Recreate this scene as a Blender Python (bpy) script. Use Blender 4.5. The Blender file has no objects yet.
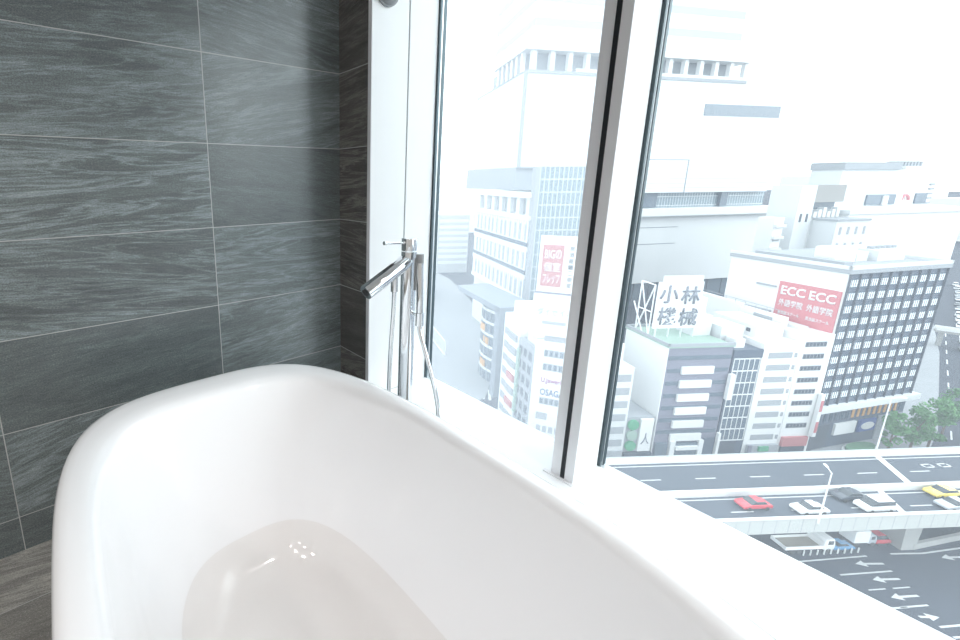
import bpy, bmesh, math, random
from mathutils import Vector, Matrix
random.seed(7)
scene = bpy.context.scene
COL = scene.collection
PI = math.pi
EYE = 1.18693           # camera height over the bathroom floor
G = EYE - 60.0          # street level, sixty metres under the eye

# ------------------------------------------------------------------ helpers
class MB:
    """collects shapes, links them as ONE mesh object"""
    def __init__(self): self.bm = bmesh.new()
    def box(self, x0, x1, y0, y1, z0, z1):
        v = [self.bm.verts.new((x, y, z)) for z in (z0, z1) for y in (y0, y1) for x in (x0, x1)]
        for f in ((0,2,3,1),(4,5,7,6),(0,1,5,4),(2,6,7,3),(0,4,6,2),(1,3,7,5)):
            self.bm.faces.new([v[i] for i in f])
        return self
    def prism(self, poly, z0, z1):
        a = sum(poly[i][0]*poly[(i+1) % len(poly)][1]-poly[(i+1) % len(poly)][0]*poly[i][1] for i in range(len(poly)))
        if a < 0: poly = poly[::-1]
        lo = [self.bm.verts.new((p[0], p[1], z0)) for p in poly]
        hi = [self.bm.verts.new((p[0], p[1], z1)) for p in poly]
        self.bm.faces.new(lo[::-1]); self.bm.faces.new(hi)
        n = len(poly)
        for i in range(n):
            j = (i+1) % n
            self.bm.faces.new((lo[i], lo[j], hi[j], hi[i]))
        return self
    def side(self, poly, y0, y1):
        """polygon in x-z, extruded along y"""
        a = [self.bm.verts.new((p[0], y0, p[1])) for p in poly]
        b = [self.bm.verts.new((p[0], y1, p[1])) for p in poly]
        n = len(poly)
        self.bm.faces.new(a); self.bm.faces.new(b[::-1])
        for i in range(n):
            j = (i+1) % n
            self.bm.faces.new((a[j], a[i], b[i], b[j]))
        bmesh.ops.recalc_face_normals(self.bm, faces=self.bm.faces[:])
        return self
    def cyl(self, p0, p1, r0, r1=None, n=16):
        r1 = r0 if r1 is None else r1
        p0, p1 = Vector(p0), Vector(p1)
        d = (p1-p0).normalized()
        a = d.orthogonal().normalized(); b = d.cross(a)
        A = [self.bm.verts.new(p0+(a*math.cos(2*PI*i/n)+b*math.sin(2*PI*i/n))*r0) for i in range(n)]
        B = [self.bm.verts.new(p1+(a*math.cos(2*PI*i/n)+b*math.sin(2*PI*i/n))*r1) for i in range(n)]
        for i in range(n):
            j = (i+1) % n
            self.bm.faces.new((A[i], A[j], B[j], B[i]))
        self.bm.faces.new(A[::-1]); self.bm.faces.new(B)
        return self
    def tube(self, pts, r, n=10, sub=6):
        P = [Vector(p) for p in pts]; Q = []
        for i in range(len(P)-1):
            a, b, c, d = P[max(i-1, 0)], P[i], P[i+1], P[min(i+2, len(P)-1)]
            for k in range(sub):
                t = k/sub
                Q.append(0.5*((2*b)+(c-a)*t+(2*a-5*b+4*c-d)*t*t+(3*b-a-3*c+d)*t**3))
        Q.append(P[-1])
        rings = []; up = None
        for i, q in enumerate(Q):
            t = (Q[min(i+1, len(Q)-1)]-Q[max(i-1, 0)]).normalized()
            up = t.orthogonal().normalized() if up is None else (up-t*up.dot(t)).normalized()
            s = t.cross(up)
            rings.append([self.bm.verts.new(q+(up*math.cos(2*PI*k/n)+s*math.sin(2*PI*k/n))*r) for k in range(n)])
        for A, B in zip(rings, rings[1:]):
            for k in range(n):
                j = (k+1) % n
                self.bm.faces.new((A[k], A[j], B[j], B[k]))
        self.bm.faces.new(rings[0][::-1]); self.bm.faces.new(rings[-1])
        return self
    def bevel(self, w, seg=2):
        bmesh.ops.bevel(self.bm, geom=self.bm.edges[:], offset=w, segments=seg, affect='EDGES', profile=.5)
        return self
    def build(self, name, mat, parent=None, smooth=False):
        bmesh.ops.recalc_face_normals(self.bm, faces=self.bm.faces[:])
        me = bpy.data.meshes.new(name)
        self.bm.to_mesh(me); self.bm.free()
        if mat: me.materials.append(mat)
        if smooth:
            me.polygons.foreach_set('use_smooth', [True]*len(me.polygons))
            try: me.set_sharp_from_angle(angle=math.radians(40))
            except Exception: pass
        o = bpy.data.objects.new(name, me); COL.objects.link(o)
        if parent: o.parent = parent
        return o

def empty(name, loc=(0, 0, 0), rz=0.0):
    o = bpy.data.objects.new(name, None); COL.objects.link(o)
    o.location = loc; o.rotation_euler = (0, 0, rz); o.empty_display_size = .1
    return o
def tag(o, label, cat, group=None, kind=None):
    o['label'] = label; o['category'] = cat
    if group: o['group'] = group
    if kind: o['kind'] = kind
    return o
def structure(o): o['kind'] = 'structure'; return o
def frame(name, P, bearing, label, cat, group=None):
    """an Empty whose local x runs along the given compass bearing and whose local y goes into the building"""
    return tag(empty(name, (P[0], P[1], G), math.radians(90-bearing)), label, cat, group)
def share(o, name, loc, parent):
    c = o.copy(); c.name = name; COL.objects.link(c); c.parent = parent; c.location = loc
    return c
def copy_tree(o, parent=None):
    c = o.copy(); COL.objects.link(c); c.parent = parent
    for ch in list(o.children): copy_tree(ch, c)
    return c
FRONT = Matrix(((1, 0, 0), (0, 0, -1), (0, 1, 0)))       # lettering on a face looking along -y
SIDE = Matrix(((0, 0, -1), (-1, 0, 0), (0, 1, 0)))       # lettering on a face looking along -x
def lettering(text, mat, parent, centre, w, h, basis=FRONT, depth=.06, name='lettering', bold=0.0):
    cu = bpy.data.curves.new(name, 'FONT'); cu.body = text; cu.align_x = 'CENTER'; cu.align_y = 'CENTER'
    cu.offset = bold; cu.resolution_u = 3
    t = bpy.data.objects.new(name, cu); COL.objects.link(t)
    bpy.context.view_layer.update()
    me = bpy.data.meshes.new_from_object(t.evaluated_get(bpy.context.evaluated_depsgraph_get()))
    bpy.data.objects.remove(t); bpy.data.curves.remove(cu)
    xs = [v.co.x for v in me.vertices]; ys = [v.co.y for v in me.vertices]
    if not xs: return None
    x0, x1, y0, y1 = min(xs), max(xs), min(ys), max(ys)
    bm = bmesh.new(); bm.from_mesh(me)
    r = bmesh.ops.extrude_face_region(bm, geom=bm.faces[:])
    for v in [g for g in r['geom'] if isinstance(g, bmesh.types.BMVert)]: v.co.z += 1
    for v in bm.verts:
        p = Vector(((v.co.x-(x0+x1)/2)*w/max(x1-x0, 1e-6), (v.co.y-(y0+y1)/2)*h/max(y1-y0, 1e-6), depth if v.co.z > .5 else -.02))
        v.co = basis @ p + Vector(centre)
    bmesh.ops.recalc_face_normals(bm, faces=bm.faces[:])
    bm.to_mesh(me); bm.free(); me.name = name
    me.materials.clear(); me.materials.append(mat)
    o = bpy.data.objects.new(name, me); COL.objects.link(o); o.parent = parent
    return o

# ------------------------------------------------------------------ materials
def node_mat(name):
    m = bpy.data.materials.new(name); m.use_nodes = True
    nt = m.node_tree; b = nt.nodes['Principled BSDF']
    return m, nt, b
def mat(name, col, rough=.6, metal=0.0, var=.06, scale=3.0, coat=0.0, spec=.5, bump=0.0):
    """plain paint / stone with a slight procedural unevenness"""
    m, nt, b = node_mat(name)
    tc = nt.nodes.new('ShaderNodeTexCoord'); nz = nt.nodes.new('ShaderNodeTexNoise')
    nz.inputs['Scale'].default_value = scale; nz.inputs['Detail'].default_value = 4
    nt.links.new(tc.outputs['Object'], nz.inputs['Vector'])
    mx = nt.nodes.new('ShaderNodeMix'); mx.data_type = 'RGBA'
    mx.inputs[6].default_value = (*[c*(1-var) for c in col], 1); mx.inputs[7].default_value = (*[min(1, c*(1+var)) for c in col], 1)
    nt.links.new(nz.outputs['Fac'], mx.inputs[0]); nt.links.new(mx.outputs[2], b.inputs['Base Color'])
    b.inputs['Roughness'].default_value = rough; b.inputs['Metallic'].default_value = metal
    b.inputs['Specular IOR Level'].default_value = spec
    if coat: b.inputs['Coat Weight'].default_value = coat; b.inputs['Coat Roughness'].default_value = .04
    if bump:
        bp = nt.nodes.new('ShaderNodeBump'); bp.inputs['Strength'].default_value = bump
        nt.links.new(nz.outputs['Fac'], bp.inputs['Height']); nt.links.new(bp.outputs[0], b.inputs['Normal'])
    return m
def lined(name, col, line, period, width, axis='Z', rough=.6, period2=None, width2=None, axis2='X'):
    """cladding with regular joints (and optionally crossing ones)"""
    m, nt, b = node_mat(name); N = nt.nodes; L = nt.links
    tc = N.new('ShaderNodeTexCoord'); sp = N.new('ShaderNodeSeparateXYZ'); L.new(tc.outputs['Object'], sp.inputs[0])
    def mask(ax, per, wid):
        a = N.new('ShaderNodeMath'); a.operation = 'DIVIDE'; a.inputs[1].default_value = per; L.new(sp.outputs[ax], a.inputs[0])
        f = N.new('ShaderNodeMath'); f.operation = 'FRACT'; L.new(a.outputs[0], f.inputs[0])
        g = N.new('ShaderNodeMath'); g.operation = 'LESS_THAN'; g.inputs[1].default_value = wid/per; L.new(f.outputs[0], g.inputs[0])
        return g.outputs[0]
    k = mask(axis, period, width)
    if period2:
        k2 = mask(axis2, period2, width2); x = N.new('ShaderNodeMath'); x.operation = 'MAXIMUM'
        L.new(k, x.inputs[0]); L.new(k2, x.inputs[1]); k = x.outputs[0]
    mx = N.new('ShaderNodeMix'); mx.data_type = 'RGBA'
    mx.inputs[6].default_value = (*col, 1); mx.inputs[7].default_value = (*line, 1)
    L.new(k, mx.inputs[0]); L.new(mx.outputs[2], b.inputs['Base Color'])
    b.inputs['Roughness'].default_value = rough
    return m
CITY = .62     # scales the city colours down so the bright sky does not overexpose them
def cmat(name, col, *a, **k): return mat(name, tuple(c*CITY for c in col), *a, **k)
def wmat(name, col, *a, **k): return mat(name, tuple(c*.80 for c in col), *a, **k)
def wlined(name, col, line, *a, **k): return lined(name, tuple(c*.77 for c in col), tuple(c*.77 for c in line), *a, **k)
def clined(name, col, line, *a, **k): return lined(name, tuple(c*CITY for c in col), tuple(c*CITY for c in line), *a, **k)
def tile_mat(name, ua, va, u0, du, v0, dv, tint, grout=(.52, .52, .51), rough=.23):
    """large slate-look porcelain tiles: every tile has its own veining direction and tone"""
    m, nt, b = node_mat(name); N = nt.nodes; L = nt.links
    def math_(op, a, c=None, v=None):
        n = N.new('ShaderNodeMath'); n.operation = op
        for i, x in enumerate((a, c)):
            if x is None: continue
            if isinstance(x, (int, float)): n.inputs[i].default_value = x
            else: L.new(x, n.inputs[i])
        return n.outputs[0]
    tc = N.new('ShaderNodeTexCoord'); sp = N.new('ShaderNodeSeparateXYZ'); L.new(tc.outputs['Object'], sp.inputs[0])
    u, v = sp.outputs[ua], sp.outputs[va]
    cu = math_('DIVIDE', math_('SUBTRACT', u, u0), du); cv = math_('DIVIDE', math_('SUBTRACT', v, v0), dv)
    iu, iv = math_('FLOOR', cu), math_('FLOOR', cv); fu, fv = math_('FRACT', cu), math_('FRACT', cv)
    eu = math_('MULTIPLY', math_('MINIMUM', fu, math_('SUBTRACT', 1.0, fu)), du)
    ev = math_('MULTIPLY', math_('MINIMUM', fv, math_('SUBTRACT', 1.0, fv)), dv)
    gm = math_('LESS_THAN', math_('MINIMUM', eu, ev), .0013)
    cid = N.new('ShaderNodeCombineXYZ'); L.new(iu, cid.inputs[0]); L.new(iv, cid.inputs[1]); cid.inputs[2].default_value = 8.3
    wn = N.new('ShaderNodeTexWhiteNoise'); L.new(cid.outputs[0], wn.inputs['Vector'])
    rs = N.new('ShaderNodeSeparateColor'); L.new(wn.outputs['Color'], rs.inputs[0])
    r1, r2, r3 = rs.outputs[0], rs.outputs[1], rs.outputs[2]
    pc = N.new('ShaderNodeCombineXYZ'); L.new(u, pc.inputs[0]); L.new(v, pc.inputs[1])
    ang = math_('MULTIPLY', math_('SUBTRACT', r1, .45), .5)
    vr = N.new('ShaderNodeVectorRotate'); vr.rotation_type = 'Z_AXIS'
    L.new(pc.outputs[0], vr.inputs['Vector']); L.new(ang, vr.inputs['Angle'])
    off = N.new('ShaderNodeCombineXYZ'); L.new(math_('MULTIPLY', r2, 40.0), off.inputs[0]); L.new(math_('MULTIPLY', r3, 40.0), off.inputs[1])
    ad = N.new('ShaderNodeVectorMath'); ad.operation = 'ADD'; L.new(vr.outputs[0], ad.inputs[0]); L.new(off.outputs[0], ad.inputs[1])
    def noise(sx, sy, scale, detail, dist, rgh=.6):
        mp = N.new('ShaderNodeMapping'); mp.inputs['Scale'].default_value = (sx, sy, 1); L.new(ad.outputs[0], mp.inputs['Vector'])
        n = N.new('ShaderNodeTexNoise'); n.inputs['Scale'].default_value = scale; n.inputs['Detail'].default_value = detail
        n.inputs['Roughness'].default_value = rgh; n.inputs['Distortion'].default_value = dist
        L.new(mp.outputs[0], n.inputs['Vector']); return n.outputs['Fac']
    big = noise(.9, 5.0, 2.2, 6, 1.1)          # broad strata
    fine = noise(6.0, 52.0, 3.2, 7, .8, .78)    # hair-fine grain
    grit = noise(110, 170, 2.0, 4, 0, .8)           # speckle
    vein = noise(1.0, 9.0, 1.5, 5, 2.2)
    ridge = math_('SUBTRACT', 1.0, math_('MULTIPLY', math_('ABSOLUTE', math_('SUBTRACT', vein, .5)), 14.0))
    ridge = math_('MAXIMUM', ridge, 0.0)
    # weight of the grain differs per tile, so some tiles look mottled and others streaked
    t = math_('ADD', math_('MULTIPLY', math_('SUBTRACT', big, .5), .52), math_('MULTIPLY', math_('SUBTRACT', fine, .5), .62))
    t = math_('ADD', t, math_('MULTIPLY', math_('SUBTRACT', grit, .5), 1.25))
    t = math_('ADD', t, math_('MULTIPLY', math_('MULTIPLY', ridge, fine), math_('MULTIPLY', r2, .55)))
    t = math_('ADD', t, math_('MULTIPLY', math_('SUBTRACT', r3, .5), .08))
    t = math_('ADD', t, .43)
    cr = N.new('ShaderNodeValToRGB'); L.new(t, cr.inputs[0])
    e = cr.color_ramp.elements
    e[0].position = .08; e[0].color = (*[c*.32 for c in tint], 1)
    e[1].position = 1.0; e[1].color = (*[c*2.6 for c in tint], 1)
    k = e.new(.45); k.color = (*[c*.86 for c in tint], 1)
    mx = N.new('ShaderNodeMix'); mx.data_type = 'RGBA'; L.new(gm, mx.inputs[0]); L.new(cr.outputs[0], mx.inputs[6])
    mx.inputs[7].default_value = (*grout, 1); L.new(mx.outputs[2], b.inputs['Base Color'])
    b.inputs['Roughness'].default_value = rough; b.inputs['Specular IOR Level'].default_value = .85
    bp = N.new('ShaderNodeBump'); bp.inputs['Strength'].default_value = .12; bp.inputs['Distance'].default_value = .003
    L.new(math_('SUBTRACT', t, math_('MULTIPLY', gm, 1.5)), bp.inputs['Height']); L.new(bp.outputs[0], b.inputs['Normal'])
    return m
def glass_mat(name, veil, tint=(.95, .985, .985)):
    """window glass: clear, faintly tinted, with a translucent veil added to stand in for outdoor haze and glare"""
    m = bpy.data.materials.new(name); m.use_nodes = True; nt = m.node_tree; N = nt.nodes; L = nt.links
    N.clear(); out = N.new('ShaderNodeOutputMaterial')
    tr = N.new('ShaderNodeBsdfTransparent'); tr.inputs[0].default_value = (*tint, 1)
    gl = N.new('ShaderNodeBsdfGlossy'); gl.inputs['Roughness'].default_value = .02; gl.inputs[0].default_value = (.9, .95, 1, 1)
    fr = N.new('ShaderNodeFresnel'); fr.inputs[0].default_value = 1.3
    ge = N.new('ShaderNodeNewGeometry'); mm = N.new('ShaderNodeMath'); mm.operation = 'MULTIPLY_ADD'; mm.use_clamp = True
    L.new(ge.outputs['Backfacing'], mm.inputs[0]); mm.inputs[1].default_value = -1.0; L.new(fr.outputs[0], mm.inputs[2])
    m1 = N.new('ShaderNodeMixShader'); L.new(mm.outputs[0], m1.inputs[0]); L.new(tr.outputs[0], m1.inputs[1]); L.new(gl.outputs[0], m1.inputs[2])
    tl = N.new('ShaderNodeBsdfTranslucent'); tl.inputs[0].default_value = (.86, .93, 1.0, 1)
    tc = N.new('ShaderNodeTexCoord'); nz = N.new('ShaderNodeTexNoise'); nz.inputs['Scale'].default_value = 1.2; nz.inputs['Detail'].default_value = 2
    L.new(tc.outputs['Object'], nz.inputs['Vector'])
    mr = N.new('ShaderNodeMapRange'); mr.inputs[3].default_value = veil*.85; mr.inputs[4].default_value = veil*1.15
    L.new(nz.outputs['Fac'], mr.inputs[0])
    m2 = N.new('ShaderNodeMixShader'); L.new(mr.outputs[0], m2.inputs[0])
    L.new(m1.outputs[0], m2.inputs[1]); L.new(tl.outputs[0], m2.inputs[2]); L.new(m2.outputs[0], out.inputs[0])
    return m
def water_mat():
    m = bpy.data.materials.new('bath_water'); m.use_nodes = True; nt = m.node_tree; N = nt.nodes; L = nt.links
    N.clear(); out = N.new('ShaderNodeOutputMaterial')
    tr = N.new('ShaderNodeBsdfTransparent'); tr.inputs[0].default_value = (.982, .974, .966, 1)
    gl = N.new('ShaderNodeBsdfGlossy'); gl.inputs['Roughness'].default_value = .03
    fr = N.new('ShaderNodeFresnel'); fr.inputs[0].default_value = 1.33
    tc = N.new('ShaderNodeTexCoord')
    nz = N.new('ShaderNodeTexNoise'); nz.inputs['Scale'].default_value = 16; nz.inputs['Detail'].default_value = 2; nz.inputs['Distortion'].default_value = 1.5
    L.new(tc.outputs['Object'], nz.inputs['Vector'])
    bp = N.new('ShaderNodeBump'); bp.inputs['Strength'].default_value = .12; bp.inputs['Distance'].default_value = .01
    L.new(nz.outputs['Fac'], bp.inputs['Height']); L.new(bp.outputs[0], gl.inputs['Normal']); L.new(bp.outputs[0], fr.inputs['Normal'])
    ge = N.new('ShaderNodeNewGeometry'); mm = N.new('ShaderNodeMath'); mm.operation = 'MULTIPLY_ADD'; mm.use_clamp = True
    L.new(ge.outputs['Backfacing'], mm.inputs[0]); mm.inputs[1].default_value = -1.0; L.new(fr.outputs[0], mm.inputs[2])
    m1 = N.new('ShaderNodeMixShader'); L.new(mm.outputs[0], m1.inputs[0]); L.new(tr.outputs[0], m1.inputs[1]); L.new(gl.outputs[0], m1.inputs[2])
    L.new(m1.outputs[0], out.inputs[0])
    return m

M = dict(
    white=mat('white_lacquer', (.88, .885, .885), .32, var=.01),
    frame_grey=mat('grey_frame_paint', (.80, .80, .82), .5, var=.03, scale=9),
    sill=mat('white_solid_surface', (.90, .905, .91), .28, var=.01),
    tub=mat('white_acrylic', (.93, .925, .935), .12, var=.006, coat=.6),
    chrome=mat('chrome', (.86, .88, .9), .05, 1.0, var=.02),
    dark_chrome=mat('dark_rubber', (.03, .033, .035), .45),
    black=mat('black_gasket', (.012, .014, .018), .55),
    teal=mat('dark_aluminium', (.10, .135, .15), .35, .5),
    alu=mat('bright_aluminium', (.75, .78, .8), .35, .6),
    plaster=mat('white_plaster', (.84, .82, .80), .8, var=.02),
    fitting=mat('grey_plastic', (.30, .31, .32), .5),
    # city
    asphalt=cmat('asphalt', (.046, .058, .090), .85, var=.18, scale=.25),
    deck=cmat('road_deck', (.098, .118, .155), .85, var=.12, scale=.3),
    pave=cmat('pavement', (.42, .44, .47), .85, var=.12, scale=.4),
    paint=cmat('road_paint', (.85, .86, .87), .7, var=.08),
    conc=cmat('pale_concrete', (.50, .50, .49), .85, var=.1, scale=.5),
    wht=wmat('white_cladding', (.82, .83, .84), .7, var=.03, scale=.2),
    off=wmat('offwhite_render', (.70, .72, .74), .75, var=.05, scale=.2),
    lgrey=cmat('light_grey_render', (.46, .49, .53), .75, var=.05, scale=.2),
    slate=cmat('slate_grey_panel', (.30, .34, .40), .6, var=.05, scale=.3),
    beige=cmat('grey_beige_panel', (.42, .41, .40), .75, var=.05, scale=.2),
    purple=cmat('purple_grey_tile', (.27, .275, .36), .6, var=.07, scale=.5),
    band=cmat('blue_grey_glass_band', (.16, .21, .27), .25, var=.2, scale=.6),
    navy=cmat('dark_blue_cladding', (.10, .135, .20), .4, var=.1, scale=.4),
    glass=cmat('blue_window_glass', (.15, .20, .26), .2, var=.25, scale=.5),
    pane=mat('pale_window_blind', (.80, .83, .86), .4, var=.12, scale=.8),
    dim=cmat('dim_window', (.09, .11, .15), .3, var=.3, scale=.6),
    sky_glass=clined('curtain_glass', (.26, .35, .41), (.72, .77, .80), 4.0, .35, 'Z', .25, 1.5, .28, 'X'),
    panel=wlined('lined_white_panel', (.80, .82, .84), (.52, .57, .62), 2.0, .2, 'Z', .6),
    tower=wlined('banded_tower', (.80, .82, .85), (.46, .52, .60), 8.4, 3.0, 'Z', .5),
    fins=wlined('white_fin_facade', (.83, .85, .86), (.36, .42, .47), 1.6, .42, 'Y', .5),
    roofgreen=cmat('green_roof_membrane', (.42, .58, .50), .8, var=.12, scale=.3),
    red=cmat('red_sign', (.76, .24, .27), .5, var=.05, scale=.5),
    palered=cmat('faded_red_sign', (.66, .24, .25), .55, var=.06, scale=.5),
    ink=cmat('dark_lettering', (.07, .08, .10), .6),
    greyink=cmat('grey_lettering', (.26, .29, .35), .6),
    pink=cmat('magenta_lettering', (.45, .05, .28), .6),
    blueink=cmat('blue_lettering', (.03, .10, .28), .6),
    green=cmat('green_sign', (.10, .45, .25), .6),
    blue=cmat('blue_sign', (.06, .13, .42), .5),
    orange=cmat('warm_shop_glow', (.85, .45, .16), .6),
    trunk=mat('bark', (.16, .12, .09), .9, var=.2, scale=4),
    leaf=mat('leaf_green', (.085, .235, .075), .7, var=.45, scale=.9),
    hedge=mat('hedge_green', (.07, .17, .09), .8, var=.4, scale=1.5),
    tyre=mat('tyre', (.03, .03, .03), .8),
    carglass=mat('car_glass', (.05, .06, .07), .12),
    car_white=mat('white_car_paint', (.82, .83, .84), .25, coat=.5),
    car_silver=mat('silver_car_paint', (.45, .48, .52), .25, coat=.5),
    car_red=mat('red_car_paint', (.55, .05, .07), .25, coat=.5),
    car_yellow=mat('yellow_car_paint', (.80, .60, .10), .25, coat=.5),
    car_blue=mat('blue_car_paint', (.12, .30, .52), .25, coat=.5),
    car_dark=mat('dark_car_paint', (.04, .05, .07), .25, coat=.5),
    bed=mat('truck_bed_boards', (.30, .27, .22), .8, var=.2, scale=2),
    lampwhite=mat('white_lamp_glass', (.9, .9, .86), .4),
)
M['wall_tile'] = tile_mat('slate_wall_tile', 'Y', 'Z', -.2065, .7, .125, .299, (.165, .192, .196))
M['return_tile'] = tile_mat('slate_return_tile', 'X', 'Z', -.30, .7, .125, .299, (.14, .132, .125))  # same tile, given a darker, browner tint for the warm room light
M['floor_tile'] = tile_mat('slate_floor_tile', 'Y', 'X', -.55, .7, .225-.299, .299, (.27, .26, .24), rough=.5)
M['glass_left'] = glass_mat('haze_veil_glass', .165)  # stronger added veil, for the washed-out view on this side
M['glass_right'] = glass_mat('window_glass', .08)

# ------------------------------------------------------------------ bathroom shell
FY, SY = 1.435, 1.063       # glass plane, room face of the window reveal
XR, YB, ZC = 3.4, -2.6, 2.6
SILL = .262
structure(MB().box(-.15, XR+.15, YB-.15, 1.06, -.12, 0).build('floor', M['floor_tile']))
structure(MB().box(-.15, XR+.15, YB-.15, 1.6, ZC, ZC+.15).build('ceiling', M['plaster']))
structure(MB().box(-.15, 0, YB-.15, SY+.25, -.12, ZC).build('wall_left', M['wall_tile']))
structure(MB().box(0, .206, SY, SY+.3, 0, ZC).build('wall_corner', M['return_tile']))
structure(MB().box(-.15, XR+.15, YB-.15, YB, -.12, ZC).build('wall_back', M['plaster']))
structure(MB().box(XR, XR+.15, YB, 1.6, -.12, ZC).build('wall_right', M['plaster']))
structure(MB().box(.225, XR, SY-.003, FY-.035, 0, SILL).bevel(.003).build('trim_1', M['sill']))          # low window ledge
# white lining of the reveal on the left, its grey edge strip and the shadow gap
rev = structure(MB().box(.206, .225, SY-.006, 1.236, SILL, ZC).build('trim_2', M['white']))
MB().box(.2055, .2251, SY-.010, SY-.0055, 0, ZC).build('edge_strip', M['frame_grey'], rev)
jmb = structure(MB().box(.15, .225, 1.243, 1.395, SILL-.05, ZC).build('trim_3', M['white']))
MB().box(.15, .219, 1.236, 1.243, SILL-.05, ZC).build('shadow_gap', M['teal'], jmb)
# window post between the panes
post = structure(MB().box(.945, 1.014, 1.24, 1.392, SILL, ZC).bevel(.0015, 1).build('trim_4', M['white']))
MB().box(.9449, .9745, 1.2385, 1.2402, SILL, ZC).build('post_face', M['frame_grey'], post)
MB().box(.9875, 1.0141, 1.2385, 1.2402, SILL, ZC).build('post_face', M['frame_grey'], post)
MB().box(.975, .987, 1.2365, 1.26, SILL, ZC).build('rubber_strip', M['black'], post)
MB().box(.925, 1.018, 1.225, 1.2375, SILL, SILL+.004).build('post_foot', M['frame_grey'], post)
post2 = structure(MB().box(2.35, 2.42, 1.24, 1.392, SILL, ZC).build('trim_5', M['white']))
structure(MB().box(2.42, XR, 1.24, 1.5, SILL, ZC).build('wall_window', M['plaster']))
structure(MB().box(.225, XR, 1.24, 1.5, 2.42, ZC).build('trim_6', M['white']))
def window(n, x0, x1, gm):
    w = structure(empty('window_%d' % n, ((x0+x1)/2, FY, SILL)))
    def b(nm, m, *a):
        o = MB().box(*a).build(nm, m); o.parent = w; o.matrix_parent_inverse = Matrix.Translation(w.location).inverted(); return o
    b('glass_pane', gm, x0, x1, FY, FY+.010, SILL-.05, 2.45)
    # slim frame profile: two dark lines with a bright bead between, along each upright and the bottom
    for xa, sg in ((x0, 1), (x1, -1)):
        c = lambda p, q: (min(xa+sg*p, xa+sg*q), max(xa+sg*p, xa+sg*q))
        b('gasket', M['teal'], *c(-.008, .0095), FY-.038, FY-.027, SILL-.008, 2.42)
        b('bead', M['alu'], *c(-.008, .0075), FY-.027, FY-.016, SILL-.008, 2.42)
        b('gasket', M['teal'], *c(-.008, .0095), FY-.016, FY-.001, SILL-.008, 2.42)
    b('bottom_bead', M['alu'], x0, x1, FY-.036, FY-.002, SILL-.03, SILL-.004)
    b('outer_frame', M['teal'], x0, x1, FY+.012, FY+.05, SILL-.10, SILL-.045)
    return w
window(1, .225, .945, M['glass_left'])
window(2, 1.012, 2.35, M['glass_right'])
structure(MB().box(-.2, XR+.2, 1.30, FY+.06, -.35, SILL-.06).build('wall_spandrel', M['wht']))

# round fitting high on the reveal
k = MB(); k.cyl((.2255, 1.122, 1.868), (.232, 1.122, 1.868), .056, n=32); k.cyl((.232, 1.122, 1.868), (.252, 1.122, 1.868), .05, .042, n=32)
tag(k.build('wall_fitting', M['fitting'], smooth=True), 'small round grey fitting high on the white window jamb', 'fitting')

# ------------------------------------------------------------------ bathtub
TX, NSEG = 1.034, 144
def loop(a, b, cy, n=3.0, near=False):
    out = []
    for i in range(NSEG):
        t = 2*PI*i/NSEG; c, s = math.cos(t), math.sin(t)
        m = n+(1.1*max(0.0, -s)**.5 if near else 0.0)
        r = (abs(c)**m+abs(s)**m)**(-1.0/m)
        out.append((TX+a*r*c, cy+b*r*s*(1.012 if near and s < 0 else 1.0)))
    return out
PROFILE = [  # z, half length, half width, centre y
    (0, .555, .295, .36), (.012, .565, .302, .36), (.12, .605, .33, .36), (.25, .655, .362, .36), (.38, .695, .390, .36), (.48, .722, .408, .36), (.53, .737, .418, .36),
    (.548, .746, .424, .36), (.560, .750, .427, .36), (.571, .749, .4265, .36), (.579, .743, .421, .36), (.583, .731, .412, .36), (.5835, .712, .402, .3605), (.5825, .680, .3895, .362),
    (.580, .657, .379, .364), (.574, .641, .371, .3655), (.563, .630, .3655, .366), (.545, .621, .361, .366), (.52, .612, .355, .3655), (.47, .594, .342, .364), (.40, .565, .321, .362), (.32, .532, .296, .359),
    (.25, .499, .271, .356), (.20, .475, .253, .355), (.16, .452, .236, .355), (.13, .428, .217, .355), (.112, .398, .192, .355), (.103, .355, .160, .355), (.100, .28, .11, .355), (.0995, .14, .05, .355)]
tub = tag(empty('bathtub', (TX, .36, 0)), 'white oval freestanding bathtub with a rolled rim beside the window', 'bathtub')
bm = MB(); rings = []
for z, a, b_, cy in PROFILE:
    rings.append([bm.bm.verts.new((x-TX, y-.36, z)) for x, y in loop(a, b_, cy, 3.0, z > .3)])
for A, B in zip(rings, rings[1:]):
    for i in range(NSEG):
        j = (i+1) % NSEG; bm.bm.faces.new((A[i], A[j], B[j], B[i]))
bm.bm.faces.new(rings[0][::-1]); bm.bm.faces.new(rings[-1])
o = bm.build('tub_shell', M['tub'], tub)
o.data.polygons.foreach_set('use_smooth', [True]*len(o.data.polygons))
dr = MB().cyl((.0, -.005, .0990), (.0, -.005, .1035), .032, .028, n=32).build('drain_cover', M['chrome'], tub, True)
# shallow bath water: a body of water lying in the tub
WL = .2
bm = MB(); rings = []
for z, a, b_, cy in [(WL, .4735, .2515, .355), (.16, .4505, .2345, .355), (.131, .4265, .2155, .355), (.113, .3965, .1905, .355), (.105, .3535, .1585, .355), (.104, .28, .11, .355)]:
    rings.append([bm.bm.verts.new((x, y, z)) for x, y in loop(a, b_, cy)])
for A, B in zip(rings, rings[1:]):
    for i in range(NSEG):
        j = (i+1) % NSEG; bm.bm.faces.new((A[i], A[j], B[j], B[i]))
bm.bm.faces.new(rings[0]); bm.bm.faces.new(rings[-1][::-1])
tag(bm.build('bath_water', water_mat()), 'clear shallow bath water lying in the bottom of the white tub', 'water')

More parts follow.
